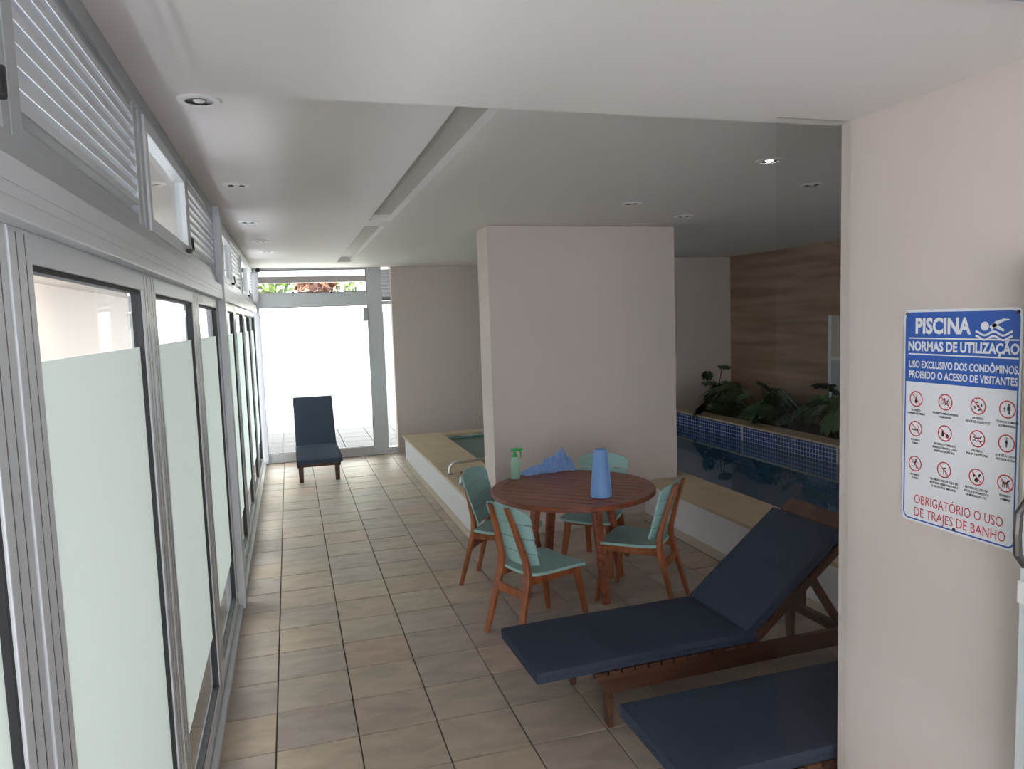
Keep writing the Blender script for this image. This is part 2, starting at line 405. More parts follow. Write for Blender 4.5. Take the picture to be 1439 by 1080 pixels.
# open side behind the camera: plain end wall with a doorway gap left to the daylight
struct(box('wall_entry', 1.0, XR, -2.0, -1.9, 0, SZ, 'wall'), 'beige wall behind the entrance', 'wall')

# ---------------------------------------------------------------- glass wall on the left
ZH0, ZH1 = 2.20, 2.32
def glass_panel(n, y0, y1, label):
    r = empty('window_%d' % n, (XW, (y0 + y1) / 2, 0)); struct(r, label, 'glass panel')
    cy = (y0 + y1) / 2; a, b = y0 - .118 - cy, y1 + .118 - cy; g0, g1 = y0 - cy, y1 - cy
    D0, D1 = -.045, 0.0
    for s0, s1 in ((a, g0), (g1, b)):
        bm = bm_box(NB(), D0, D1, s0, s1, .03, ZH0 - .01, .003)
        mid = (s0 + s1) / 2
        obj('stile', bm, 'alu', r)
        bm = NB()
        for q in (-.022, .022): bm_box(bm, D1 - .001, D1 + .0008, mid + q - .0015, mid + q + .0015, .04, ZH0 - .02)
        obj('groove', bm, 'darkgrey', r)
    obj('rail', bm_box(NB(), D0, D1, g0, g1, .03, .13, .003), 'alu', r)
    obj('rail', bm_box(NB(), D0, D1, g0, g1, 2.13, ZH0 - .01, .003), 'alu', r)
    bm = NB()
    for s in ((g0, g0 + .012), (g1 - .012, g1)): bm_box(bm, -.034, -.006, s[0], s[1], .13, 2.13)
    bm_box(bm, -.034, -.006, g0, g1, .13, .14); bm_box(bm, -.034, -.006, g0, g1, 2.118, 2.13)
    obj('gasket', bm, 'gasket', r)
    obj('pane', bm_box(NB(), -.026, -.020, g0 + .002, g1 - .002, .132, 2.128), 'glass', r)
    bm = NB(); vs = [bm.verts.new(v) for v in ((-.0185, g0 + .013, .40), (-.0185, g1 - .013, .40), (-.0185, g1 - .013, 1.945), (-.0185, g0 + .013, 1.945))]
    bm.faces.new(vs); f = obj('frosted_film', bm, 'film', r); f['label'] = 'frosted mint film across the lower glass'
starts = [-2.405, -1.075, .255, 1.585, 2.915, 4.245, 5.79, 7.12, 8.45, 9.78]
ords = ['hidden beside the entrance', 'just behind the camera', 'at the near left edge of the photo', 'nearest wide one in full view', 'second in full view', 'last before the grey post', 'first beyond the grey post', 'second beyond the grey post', 'third beyond the grey post', 'next to the end door']
for k, y in enumerate(starts):
    if k == 0: continue
    glass_panel(k, y, min(y + 1.08, 5.305) if y < 5.4 else min(y + 1.08, 10.92), 'tall glass panel with frosted lower film, ' + ords[k])
for (ya, yb, nm) in ((-2.0, 5.42, 'near the camera'), (5.56, 11.12, 'towards the end door')):
    n = 1 if ya < 0 else 2
    bm = bm_box(NB(), XW - .06, XW + .035, ya, yb, ZH0 - .01, ZH1 - .03, .004)
    for zz in (ZH0 + .022, ZH0 + .045): bm_box(bm, XW + .034, XW + .037, ya, yb, zz, zz + .004)
    struct(obj('trim_%d' % (2 + n), bm, 'alu'), 'white aluminium header beam over the glass panels ' + nm, 'header beam')
    bm = bm_box(NB(), XW - .06, XW + .03, ya, yb, -.01, .03, .003); bm_box(bm, XW + .005, XW + .012, ya, yb, .03, .04)
    struct(obj('trim_%d' % (4 + n), bm, 'alu'), 'aluminium floor track under the glass panels ' + nm, 'floor track')
    bm = bm_box(NB(), XW - .06, XW + .005, ya, yb, 2.755, H, .003)
    struct(obj('trim_%d' % (6 + n), bm, 'alu2'), 'aluminium top rail along the ceiling ' + nm, 'top rail')
    bm = bm_box(NB(), XW - .06, XW + .005, ya, yb, ZH1 - .03, ZH1 + .03, .003)
    struct(obj('trim_%d' % (8 + n), bm, 'alu2'), 'aluminium transom sill rail ' + nm, 'sill rail')
struct(box('trim_11', -.53, -.405, 5.42, 5.56, 0, H, 'alu', bev=.004), 'grey aluminium post between the two glass bays', 'post')
struct(box('trim_12', -.56, -.38, 11.12, 11.26, 0, H, 'alu', bev=.004), 'aluminium corner post beside the end door', 'post')
def transom(n, y0, y1, louvre, label):
    cy = (y0 + y1) / 2; z0, z1 = ZH1 + .03, 2.755
    r = empty('window_%d' % n, (XW, cy, z0)); struct(r, label, 'louvre' if louvre else 'window')
    a, b, h = y0 - cy, y1 - cy, z1 - z0
    for s0, s1 in ((a - .06, a), (b, b + .06)): obj('mullion', bm_box(NB(), -.05, 0, s0, s1, 0, h, .002), 'alu2', r)
    if louvre:
        obj('frame', bm_box(bm_box(NB(), -.048, -.006, a, b, 0, .035), -.048, -.006, a, b, h - .03, h), 'alu2', r)
        ns = 8; pitch = (h - .07) / ns; me = None
        for k in range(ns):
            z = .04 + (k + .5) * pitch
            if me is None:
                bm = NB(); bm_sweep(bm, [(0, a + .003, 0), (0, b - .003, 0)], [(-.024, .004), (-.021, .004), (-.021, .019), (.022, -.026), (.025, -.022), (-.019, .026), (-.024, .026)])
                s = obj('slat', bm, 'alu', r); me = s.data
            else:
                s = bpy.data.objects.new('slat', me); C.objects.link(s); s.parent = r
            s.location = (-.028, 0, z)
    else:
        bm = bm_box(NB(), -.04, .008, a, a + .05, 0, h, .002); bm_box(bm, -.04, .008, b - .05, b, 0, h, .002)
        bm_box(bm, -.04, .008, a + .05, b - .05, 0, .05, .002); bm_box(bm, -.04, .008, a + .05, b - .05, h - .05, h, .002)
        obj('sash', bm, 'alu', r)
        obj('pane', bm_box(NB(), -.02, -.015, a + .049, b - .049, .049, h - .049), 'glass', r)
        bm = bm_box(NB(), .008, .03, b - .16, b - .09, .012, .03, .003); bm_sweep(bm, [(.022, b - .12, .02), (.03, b - .06, .035), (.022, b - .03, .09)], circ(.006, 8))
        obj('latch', bm, 'black', r)
tn = 11
for y, lv, where in ((-1.0, True, 'behind the camera'), (.27, False, 'above the panel at the photo\'s left edge'), (1.60, True, 'nearest, above the widest glass panel'), (2.90, False, 'between the two near louvres'), (4.12, True, 'just before the grey post'), (5.72, False, 'just beyond the grey post'), (7.05, True, 'first beyond the grey post'), (8.38, False, 'second beyond the grey post'), (9.71, True, 'next to the end door')):
    y1 = {1.60: 2.74, 2.90: 3.98, 4.12: 5.36}.get(y, y + 1.2)
    transom(tn, y, y1, lv, ('horizontal aluminium louvre in the transom, ' if lv else 'awning transom window with black latch, ') + where); tn += 1

# ---------------------------------------------------------------- end door
d = empty('door_1', (0, YD, 0)); struct(d, 'wide white framed glass door with frosted film at the corridor end', 'door')
for x0, x1 in ((-.46, -.385), (1.15, 1.37)): obj('stile', bm_box(NB(), x0, x1, -.05, .05, 0, H, .004), 'alu', d)
obj('rail', bm_box(NB(), -.385, 1.15, -.05, .05, 0, .13, .004), 'alu', d)
obj('rail', bm_box(NB(), -.385, 1.15, -.05, .05, 2.262, 2.465, .004), 'alu', d)
obj('rail', bm_box(NB(), -.385, 1.15, -.05, .05, 2.80, H, .002), 'alu', d)
bm = NB()
for (x0, x1, z0, z1) in ((-.385, -.377, .13, 2.262), (1.142, 1.15, .13, 2.262), (-.377, 1.142, .13, .138), (-.377, 1.142, 2.252, 2.262),
                         (-.385, -.375, 2.465, 2.80), (1.14, 1.15, 2.465, 2.80), (-.375, 1.14, 2.465, 2.475), (-.375, 1.14, 2.79, 2.80)):
    bm_box(bm, x0, x1, -.03, -.005, z0, z1)
obj('gasket', bm, 'gasket', d)
obj('pane', bm_box(NB(), -.384, 1.149, -.012, -.006, .131, 2.261), 'glass', d)
obj('transom_pane', bm_box(NB(), -.384, 1.149, -.012, -.006, 2.466, 2.799), 'glass', d)
bm = NB(); bm.faces.new([bm.verts.new(v) for v in ((-.376, -.004, .43), (1.141, -.004, .43), (1.141, -.004, 2.16), (-.376, -.004, 2.16))])
obj('frosted_film', bm, 'film', d)
obj('closer', bm_box(NB(), 1.085, 1.15, -.085, -.03, 2.03, 2.235, .006), 'alu2', d)
bm = NB()
for x in (.08, .62): bm_box(bm, x, x + .03, -.07, -.05, 2.455, 2.485, .003)
obj('latch', bm, 'black', d)
bm = NB(); bm_lathe(bm, [(0, 0), (.028, .004), (.034, .03), (.024, .055), (0, .062)], 12, (-.37, -.085, 2.765))
obj('sensor', bm, 'black', d, smooth=True)
s = empty('window_20', (1.435, YD, 0)); struct(s, 'narrow sidelight with louvre top between end door and back wall', 'window')
obj('pane', bm_box(NB(), -.066, .064, -.012, -.006, .1, 2.26), 'glass', s)
obj('rail', bm_box(NB(), -.066, .064, -.04, .03, 0, .1, .003), 'alu', s)
obj('rail', bm_box(NB(), -.066, .064, -.04, .03, 2.26, 2.32, .003), 'alu', s)
bm = NB(); bm.faces.new([bm.verts.new(v) for v in ((-.06, -.004, .43), (.06, -.004, .43), (.06, -.004, 2.16), (-.06, -.004, 2.16))]); obj('frosted_film', bm, 'film', s)
me = None
for k in range(8):
    if me is None:
        sl = obj('slat', bm_sweep(NB(), [(-.065, 0, 0), (.063, 0, 0)], [(-.03, .03), (.03, -.026), (.03, -.02), (-.026, .034)]), 'alu2', s); me = sl.data
    else:
        sl = bpy.data.objects.new('slat', me); C.objects.link(sl); sl.parent = s
    sl.location = (0, -.01, 2.35 + k * .058)

# ---------------------------------------------------------------- raised spa and pool
ZC, WZ = .40, .35
spa = empty('wall_spa', (1.46, 6.35, 0)); struct(spa, 'low white plastered wall of the raised spa with stone coping', 'pool wall')
def L(o, e): o.location = Vector(o.location) - Vector(e.location); return o
def child_box(name, par, x0, x1, y0, y1, z0, z1, mat, bev=0.0):
    ex, ey, ez = par.location
    return obj(name, bm_box(NB(), x0 - ex, x1 - ex, y0 - ey, y1 - ey, z0 - ez, z1 - ez, bev), mat, par)
child_box('side_wall', spa, 1.48, 1.70, 6.36, 10.22, 0, ZC - .03, 'poolwall')
child_box('end_wall', spa, 1.70, 3.2, 10.0, 10.22, 0, ZC - .03, 'poolwall')
child_box('skirting', spa, 1.468, 1.48, 6.36, 10.22, 0, .075, 'skirt')
y = 6.34
while y < 10.3:
    child_box('coping_slab', spa, 1.455, 2.0, y + .002, min(y + .565, 10.36) - .002, ZC - .03, ZC, 'coping', .004); y += .567
x = 2.0
while x < 3.2:
    child_box('coping_slab', spa, x + .002, min(x + .565, 3.2) - .002, 10.02, 10.35, ZC - .03, ZC, 'coping', .004); x += .567
bm = NB()
bm_box(bm, 1.70, 2.0, 6.7, 10.0, -.3, ZC - .031); bm_box(bm, 2.0, 3.2, 6.7, 10.02, -.35, -.3)
bm_box(bm, 2.0, 3.2, 9.99, 10.03, -.3, ZC - .031)
ex, ey, ez = spa.location; bmesh.ops.translate(bm, vec=(-ex, -ey, 0), verts=bm.verts[:])
obj('basin', bm, 'mosaic_spa', spa)
w = tag(box('spa_water', 2.001, 3.199, 6.7, 9.989, WZ - .005, WZ, 'spawater'), 'still greenish water in the raised spa', 'water', kind='stuff')
pool = empty('wall_pool', (3.2, 2.0, 0)); struct(pool, 'low white plastered wall of the raised swimming pool with stone coping', 'pool wall')
child_box('side_wall', pool, 3.22, 3.45, 1.2, 6.33, 0, ZC - .03, 'poolwall')
child_box('skirting', pool, 3.206, 3.22, 1.2, 6.33, 0, .075, 'skirt')
y = 1.2
while y < 9.8:
    y2 = min(y + .565, 9.87)
    if not (6.0 < y < 6.65): child_box('coping_slab', pool, 3.2, 3.72, y + .002, y2 - .002, ZC - .03, ZC, 'coping', .004)
    else: child_box('coping_slab', pool, 3.575 if y2 > 6.4 and y > 6.3 else 3.2, 3.72, y + .002, (6.325 if y < 6.3 else y2) - .002, ZC - .03, ZC, 'coping', .004)
    y += .567
bm = NB()
bm_box(bm, 3.45, 3.72, 1.2, 9.88, -1.0, ZC - .031); bm_box(bm, 3.72, 5.46, 1.2, 9.88, -1.05, -1.0)
bm_box(bm, 3.72, 5.46, 9.86, 9.88, -1.2, .55)
bmesh.ops.translate(bm, vec=(-3.2, -2.0, 0), verts=bm.verts[:]); obj('basin', bm, 'mosaic_floor', pool)
tag(box('pool_water', 3.721, 5.459, 1.2, 9.859, WZ - .005, WZ, 'water'), 'dark still water of the swimming pool', 'water', kind='stuff')
pl = empty('planter_box', (5.46, 2.0, 0)); tag(pl, 'raised planter faced with blue mosaic behind the pool', 'planter')
child_box('mosaic_face', pl, 5.46, 5.60, 1.24, 9.86, -1.0, .525, 'mosaic')
child_box('rim', pl, 5.45, 5.72, 1.24, 9.86, .526, .55, 'coping', .004)
child_box('soil', pl, 5.60, 6.52, 1.24, 9.86, .3, .50, 'soil')
for yy in (4.6, 6.3, 8.0):
    child_box('joint_strip', pl, 5.455, 5.461, yy, yy + .025, WZ, .525, 'skirt')

# pale niche window in the stone wall
wn = empty('window_21', (6.53, 7.29, .5)); struct(wn, 'pale two-pane window set in the travertine wall', 'window')
obj('frame', bm_box(bm_box(bm_box(NB(), -.03, 0, .37, .41, .25, 1.4, .003), -.03, 0, -.41, -.37, .25, 1.4, .003), -.03, 0, -.37, .37, .84, .88, .003), 'alu', wn)
obj('pane', bm_box(NB(), -.012, -.004, -.37, .37, .88, 1.4), 'extbeige', wn)
obj('pane', bm_box(NB(), -.012, -.004, -.37, .37, .25, .84), 'alu2', wn)

# handrail hoops over the spa edge
for k, (yy, lab) in enumerate(((7.40, 'bent stainless grab rail on the spa coping, farther from the table'), (6.87, 'bent stainless grab rail on the spa coping, partly behind the mint chair'))):
    hr = empty('grab_rail', (1.52, yy, ZC)); tag(hr, lab, 'handrail', 'spa grab rails')
    path = [(0, 0, 0), (0, 0, .055), (.012, 0, .09), (.04, 0, .115), (.08, 0, .122), (.5, 0, .13), (.56, 0, .12), (.6, 0, .08), (.61, 0, .0), (.61, 0, -.2)]
    smooth_angle(obj('tube', bm_sweep(NB(), path, circ(.017, 12), up=Vector((0, 1, 0))), 'chrome', hr), 60)
    obj('flange', bm_lathe(NB(), [(0, 0), (.04, 0), (.04, .006), (.018, .012), (0, .012)], 18), 'chrome', hr)

# ---------------------------------------------------------------- ceiling spots
def downlight(x, y, lab, glint=False):
    r = empty('ceiling_spot', (x, y, H)); tag(r, lab, 'ceiling light', 'recessed ceiling spots')
    smooth_angle(obj('trim_ring', bm_lathe(NB(), [(.048, -.001), (.05, -.008), (.072, -.007), (.078, -.001), (.078, 0), (.048, 0)], 32), 'white', r), 30)
    smooth_angle(obj('reflector', bm_lathe(NB(), [(.05, -.006), (.046, -.002), (0, -.0015)], 24), 'lampin', r), 60)
    smooth_angle(obj('bulb', bm_lathe(NB(), [(0, -.010), (.014, -.008), (.022, -.0025), (0, -.002)], 16), 'lamp' if glint else 'white', r), 60)
spots = ((-.26, 2.93, 'recessed round ceiling spot nearest the camera, half hidden by the soffit'), (-.24, 4.60, 'second recessed ceiling spot along the glass wall'), (-.25, 6.20, 'third recessed ceiling spot along the glass wall'), (-.21, 7.58, 'fourth recessed ceiling spot along the glass wall'), (-.18, 8.60, 'fifth recessed ceiling spot along the glass wall, nearest the end door'),
         (2.60, 3.55, 'recessed ceiling spot with a bright bulb near the sign wall'), (3.40, 4.19, 'recessed ceiling spot above the pool coping, rightmost'), (2.50, 5.05, 'recessed ceiling spot over the round table'), (3.30, 5.68, 'recessed ceiling spot just in front of the pillar\'s right corner'))
for k, (x, y, lab) in enumerate(spots): downlight(x, y, lab, k == 5)

# ---------------------------------------------------------------- round table
TC = Vector((1.93, 4.95, 0)); TZ, TR = .75, .60
t = empty('round_table', TC, math.radians(-41)); tag(t, 'round varnished hardwood table with planked top and splayed legs', 'table')
rim = .075; Ri = TR - rim
bm = NB(); n = 72
prof = [(TR - .004, TZ - .034), (TR, TZ - .03), (TR, TZ - .006), (TR - .006, TZ), (Ri, TZ), (Ri, TZ - .034)]
rings = [[bm.verts.new((r * math.cos(2 * math.pi * k / n), r * math.sin(2 * math.pi * k / n), z)) for r, z in prof] for k in range(n)]
for k in range(n):
    for j in range(len(prof)):
        bm.faces.new((rings[k][j], rings[(k + 1) % n][j], rings[(k + 1) % n][(j + 1) % len(prof)], rings[k][(j + 1) % len(prof)]))
smooth_angle(obj('rim', bm, 'tablewood', t), 30)
npl = 11; pw = 2 * (Ri - .004) / npl
for k in range(npl):
    v0 = -Ri + .004 + k * pw + .005; v1 = v0 + pw - .010
    out = []
    R_ = Ri - .002
    for s in range(7):
        v = v0 + (v1 - v0) * s / 6; out.append((math.sqrt(max(R_ * R_ - v * v, 0)), v))
    for s in range(7):
        v = v1 - (v1 - v0) * s / 6; out.append((-math.sqrt(max(R_ * R_ - v * v, 0)), v))
    obj('plank', bm_prism(NB(), out, TZ - .03, TZ - .0015), 'tablewood', t)
for a in (-80, 10, 100, 190):
    a = math.radians(a + 41); ca, sa = math.cos(a), math.sin(a)
    obj('leg', bm_sweep(NB(), [(.30 * ca, .30 * sa, TZ - .034), (.41 * ca, .41 * sa, 0)], rect(.05, .075, .006), up=Vector((-sa, ca, 0)), scales=[1.0, .72]), 'tablewood', t)
for a in (10, 100):
    a = math.radians(a + 41); ca, sa = math.cos(a), math.sin(a)
    obj('brace', bm_sweep(NB(), [(-.33 * ca, -.33 * sa, TZ - .065 - (.0 if a > 1.5 else .0)), (.33 * ca, .33 * sa, TZ - .065)], rect(.04, .05, .004)), 'tablewood', t)

# ---------------------------------------------------------------- chairs
def make_chair(name, loc, heading, label):
    r = empty(name, (loc[0], loc[1], 0), math.radians(heading)); tag(r, label, 'chair', 'mint chairs around the round table')
    for s in (1, -1):
        pth = [(-.315, s * .165, 0), (-.235, s * .145, .30), (-.205, s * .135, .42), (-.208, s * .125, .50), (-.262, s * .100, .70), (-.315, s * .082, .855)]
        bm = bm_sweep(NB(), pth, rect(.028, .048, .005), up=Vector((0, 1, 0)), scales=[.8, 1.05, 1.25, 1.05, .9, .75])
        obj('rear_leg', bm, 'chairwood', r)
        obj('front_leg', bm_sweep(NB(), [(.235, s * .20, 0), (.165, s * .165, .405)], rect(.03, .045, .005), up=Vector((0, 1, 0)), scales=[.75, 1.2]), 'chairwood', r)
        obj('side_rail', bm_sweep(NB(), [(-.215, s * .136, .385), (.17, s * .165, .392)], rect(.024, .055, .004)), 'chairwood', r)
    obj('front_rail', bm_sweep(NB(), [(.165, -.165, .395), (.165, .165, .395)], rect(.022, .045, .004)), 'chairwood', r)
    obj('stretcher', bm_sweep(NB(), [(-.235, -.14, .30), (-.235, .14, .30)], rect(.022, .055, .004)), 'chairwood', r)
    # seat: dished board, wider at the front
    bm = NB(); nu, nv = 10, 12; th = .018
    def spt(i, j):
        u = i / nu; v = j / nv * 2 - 1
        hw = .185 + .035 * u
        x = -.20 + .43 * u
        rc = max(0, abs(v) - .8) / .2
        if i == nu: x -= .03 * rc * rc
        if i == 0: x += .02 * rc * rc
        return x, v * hw, .425 + .012 * v * v + .014 * max(0, .25 - u) * 2 - .012 * max(0, u - .8) * 5 * .5
    top = [[bm.verts.new(spt(i, j)) for j in range(nv + 1)] for i in range(nu + 1)]
    bot = [[bm.verts.new((spt(i, j)[0], spt(i, j)[1], spt(i, j)[2] - th)) for j in range(nv + 1)] for i in range(nu + 1)]
    for i in range(nu):
        for j in range(nv):
            bm.faces.new((top[i][j], top[i + 1][j], top[i + 1][j + 1], top[i][j + 1]))
            bm.faces.new((bot[i][j], bot[i][j + 1], bot[i + 1][j + 1], bot[i + 1][j]))
    for i in range(nu):
        bm.faces.new((top[i][0], bot[i][0], bot[i + 1][0], top[i + 1][0])); bm.faces.new((top[i][nv], top[i + 1][nv], bot[i + 1][nv], bot[i][nv]))
    for j in range(nv):
        bm.faces.new((top[0][j], top[0][j + 1], bot[0][j + 1], bot[0][j])); bm.faces.new((top[nu][j], bot[nu][j], bot[nu][j + 1], top[nu][j + 1]))
    smooth_angle(obj('seat', bm, 'teal', r), 40)
    # back: four curved boards, arched top, leaning back
    zs = [(.47, .555), (.562, .652), (.659, .749), (.756, .865)]
    for k, (z0, z1) in enumerate(zs):
        bm = NB(); ns = 14; ft = []
        for side in (0, 1):
            g = []
            for j in range(ns + 1):
                v = j / ns * 2 - 1
                hw = .175 + .045 * ((z0 + z1) / 2 - .47) / .39
                zt = z1
                if k == 3: zt = z1 - .03 * v * v - (.02 * ((abs(v) - .85) / .15) ** 2 if abs(v) > .85 else 0)
                if k == 0: z0b = z0 + .015 * v * v
                else: z0b = z0
                col = []
                for m_ in range(3):
                    z = z0b + (zt - z0b) * m_ / 2
                    x = -.178 - (z - .47) * .29 + .04 * v * v - side * .013
                    col.append(bm.verts.new((x, v * hw, z)))
                g.append(col)
            ft.append(g)
        A_, B_ = ft
        for j in range(ns):
            for m_ in range(2):
                bm.faces.new((A_[j][m_], A_[j + 1][m_], A_[j + 1][m_ + 1], A_[j][m_ + 1]))
                bm.faces.new((B_[j][m_], B_[j][m_ + 1], B_[j + 1][m_ + 1], B_[j + 1][m_]))
            bm.faces.new((A_[j][2], A_[j + 1][2], B_[j + 1][2], B_[j][2])); bm.faces.new((A_[j][0], B_[j][0], B_[j + 1][0], A_[j + 1][0]))
        for m_ in range(2):
            bm.faces.new((A_[0][m_], A_[0][m_ + 1], B_[0][m_ + 1], B_[0][m_])); bm.faces.new((A_[ns][m_], B_[ns][m_], B_[ns][m_ + 1], A_[ns][m_ + 1]))
        smooth_angle(obj('back_board', bm, 'teal', r), 40)
    bm = NB()
    for s in (1, -1):
        for z, x in ((.51, -.19), (.70, -.245), (.80, -.272)): bm_lathe(bm, [(0, .0), (.006, .0), (.006, .003), (0, .003)], 8, (x + .01, s * .105, z))
    bm.free()
    return r
CH = [make_chair('dining_chair', (1.46, 4.37), 21, 'mint slatted wooden chair nearest the camera, seen from behind'),
      make_chair('dining_chair', (1.49, 5.23), -38, 'mint slatted wooden chair on the left by the spa wall, shaded back facing us'),
      make_chair('dining_chair', (2.25, 5.30), -132, 'mint slatted wooden chair behind the table against the pillar'),
      make_chair('dining_chair', (2.27, 4.60), 134, 'mint slatted wooden chair on the right, seen edge-on beside the lounger')]

# ---------------------------------------------------------------- things on the table
b = empty('spray_bottle', (1.63, 5.40, TZ)); tag(b, 'clear green spray bottle with green trigger on the table', 'spray bottle')
smooth_angle(obj('bottle', bm_lathe(NB(), [(0, 0), (.034, 0), (.037, .006), (.037, .12), (.033, .145), (.016, .17), (.013, .178), (0, .178)], 24), 'bottle', b), 50)
bm = bm_lathe(NB(), [(0, .172), (.017, .172), (.017, .196), (.011, .20), (.011, .212), (0, .212)], 18)
bm_sweep(bm, [(-.03, 0, .224), (.005, 0, .23), (.05, 0, .232)], rect(.022, .026, .005), scales=[.7, 1, .75]); bm_box(bm, .05, .062, -.009, .009, .222, .242, .003)
head = obj('trigger_head', bm, 'spray_green', b)
obj('trigger', bm_sweep(NB(), [(.036, 0, .222), (.05, 0, .20), (.046, 0, .18), (.052, 0, .165)], rect(.012, .008, .002), up=Vector((0, 1, 0))), 'spray_green', head)
b.rotation_euler[2] = math.radians(-25)
# crumpled blue plastic
bm = NB(); nx, ny = 46, 26; Lb, Wb = .46, .20
g = []
for i in range(nx + 1):
    row = []
    for j in range(ny + 1):
        u, v = i / nx, j / ny * 2 - 1
        env = max(0, 1 - v * v) ** .6 * min(1, u * 5) ** .6 * min(1, (1 - u) * 6) ** .7
        h = (.028 + .10 * u * u) * env
        p = Vector((u * 9, v * 3.2, 0))
        nzv = noise.noise(p * 1.3) * .5 + noise.noise(p * 2.9 + Vector((3, 1, 0))) * .35 + abs(noise.noise(p * 5.1)) * .3
        h = max(.001, h * (1 + 1.7 * nzv + .55 * noise.noise(p * 4.3) + .4 * abs(noise.noise(p * 8.7))))
        row.append(bm.verts.new((u * Lb + noise.noise(p * 2 + Vector((9, 0, 0))) * .018, v * Wb / 2 * (.55 + .6 * u) + noise.noise(p * 2 + Vector((0, 7, 0))) * .02, h)))
    g.append(row)
for i in range(nx):
    for j in range(ny): bm.faces.new((g[i][j], g[i + 1][j], g[i + 1][j + 1], g[i][j + 1]))
bag = obj('plastic_bag', bm, 'bluebag'); bag.location = (1.72, 5.50, TZ + .001); bag.rotation_euler[2] = math.radians(14)
sol = bag.modifiers.new('thick', 'SOLIDIFY'); sol.thickness = .0015
tag(bag, 'crumpled blue plastic bag lying on the table', 'plastic bag')
rl = empty('cloth_roll', (2.0, 4.60, TZ)); tag(rl, 'tapered roll of pale blue cleaning cloth standing on the table', 'cloth roll')
smooth_angle(obj('cloth', bm_lathe(NB(), [(0, 0), (.068, 0), (.073, .004), (.071, .03), (.062, .12), (.048, .27), (.043, .325), (.041, .33), (.028, .33), (.024, .30), (0, .29)], 36), 'blueroll', rl), 45)
obj('loose_end', bm_sweep(NB(), [(.073, -.012, .004), (.064, -.012, .12), (.045, -.012, .325)], rect(.012, .004), up=Vector((0, 1, 0))), 'blueroll', rl)

# ---------------------------------------------------------------- loungers
def make_lounger(loc, rz, label, fab, back_deg=39, back_len=.74):
    r = empty('sun_lounger', loc, rz); tag(r, label, 'sun lounger', 'wooden sun loungers')
    W2 = .275; ba = math.radians(back_deg); hx = 1.20
    for s in (1, -1):
        bm = NB(); ol = [(.30, .265), (.32, .235), (.40, .185), (1.95, .185), (1.95, .275), (.30, .275)]
        lo = [bm.verts.new((x, s * .255 - .016, z)) for x, z in ol]; hi = [bm.verts.new((x, s * .255 + .016, z)) for x, z in ol]
        bm.faces.new(lo); bm.faces.new(hi[::-1])
        for k in range(len(ol)): bm.faces.new((lo[k], hi[k], hi[(k + 1) % 6], lo[(k + 1) % 6]))
        obj('side_rail', bm, 'loungewood', r)
        for x in (.385, 1.82): obj('leg', bm_sweep(NB(), [(x, s * .225, .25), (x, s * .225, 0)], rect(.03, .062, .004), up=Vector((0, 1, 0)), scales=[1.1, .85]), 'loungewood', r)
        # back frame side bar and prop
        obj('back_bar', bm_sweep(NB(), [(hx, s * .235, .275), (hx + .84 * math.cos(ba), s * .235, .275 + .84 * math.sin(ba))], rect(.028, .05, .004)), 'loungewood', r)
        obj('prop', bm_sweep(NB(), [(hx + .5 * math.cos(ba), s * .205, .265 + .5 * math.sin(ba)), (hx + .62, s * .205, .235)], rect(.026, .045, .004)), 'loungewood', r)
    obj('cross_rail', bm_box(NB(), .40, .43, -.24, .24, .19, .25, .003), 'loungewood', r)
    obj('cross_rail', bm_box(NB(), hx + .60, hx + .64, -.24, .24, .20, .25, .003), 'loungewood', r)
    me = None
    for k in range(13):
        if me is None: sl = obj('slat', bm_box(NB(), -.03, .03, -.272, .272, 0, .018, .003), 'loungewood', r); me = sl.data
        else: sl = bpy.data.objects.new('slat', me); C.objects.link(sl); sl.parent = r
        sl.location = (.33 + k * .072, 0, .276)
    for k in range(8):
        sl = bpy.data.objects.new('slat', me); C.objects.link(sl); sl.parent = r
        dd = .06 + k * .105
        sl.location = (hx + dd * math.cos(ba) - .026 * math.sin(ba), 0, .275 + dd * math.sin(ba) + .026 * math.cos(ba)); sl.rotation_euler = (0, -ba, 0)
    top = obj('head_board', bm_box(NB(), -.05, .05, -.275, .275, 0, .022, .004), 'loungewood', r)
    dd = .835; top.location = (hx + dd * math.cos(ba) - .03 * math.sin(ba), 0, .275 + dd * math.sin(ba) + .03 * math.cos(ba)); top.rotation_euler = (0, -ba, 0)
    def cushion(name, Lc, wc, th):
        bm = bm_box(NB(), 0, Lc, -wc / 2, wc / 2, 0, th)
        bmesh.ops.subdivide_edges(bm, edges=bm.edges[:], cuts=7, use_grid_fill=True)
        for v in bm.verts:
            u = v.co.x / Lc * 2 - 1; w_ = v.co.y / (wc / 2)
            e = max(abs(u) ** 8, abs(w_) ** 8)
            if v.co.z > th * .5: v.co.z -= .010 * e
            else: v.co.z += .006 * e
            v.co.z += .003 * noise.noise(Vector((v.co.x * 5, v.co.y * 5, 1)))
        o = obj(name, bm, fab, r); o.data.polygons.foreach_set('use_smooth', [True] * len(o.data.polygons))
        bv = o.modifiers.new('round', 'BEVEL'); bv.width = .016; bv.segments = 3; bv.limit_method = 'ANGLE'; bv.angle_limit = math.radians(50)
        return o
    c = cushion('seat_cushion', hx + .01, 2 * W2, .07); c.location = (0, 0, .295)
    c2 = cushion('back_cushion', back_len, 2 * W2 - .01, .065); c2.location = (hx - .005 - .02 * math.sin(ba), 0, .285 + .045 * math.cos(ba)); c2.rotation_euler = (0, -ba, 0)
    return r
make_lounger((1.0, 3.375, 0), math.radians(1.5), 'navy cushioned wooden lounger with raised back beside the table', 'navy', 38)
make_lounger((1.25, 2.455, 0), 0, 'navy cushioned lounger in the bottom right corner, cut off by the wall', 'navy', 38)
make_lounger((.275, 9.20, 0), math.radians(90), 'slate cushioned lounger standing alone before the end door', 'greyfab', 42, .895)

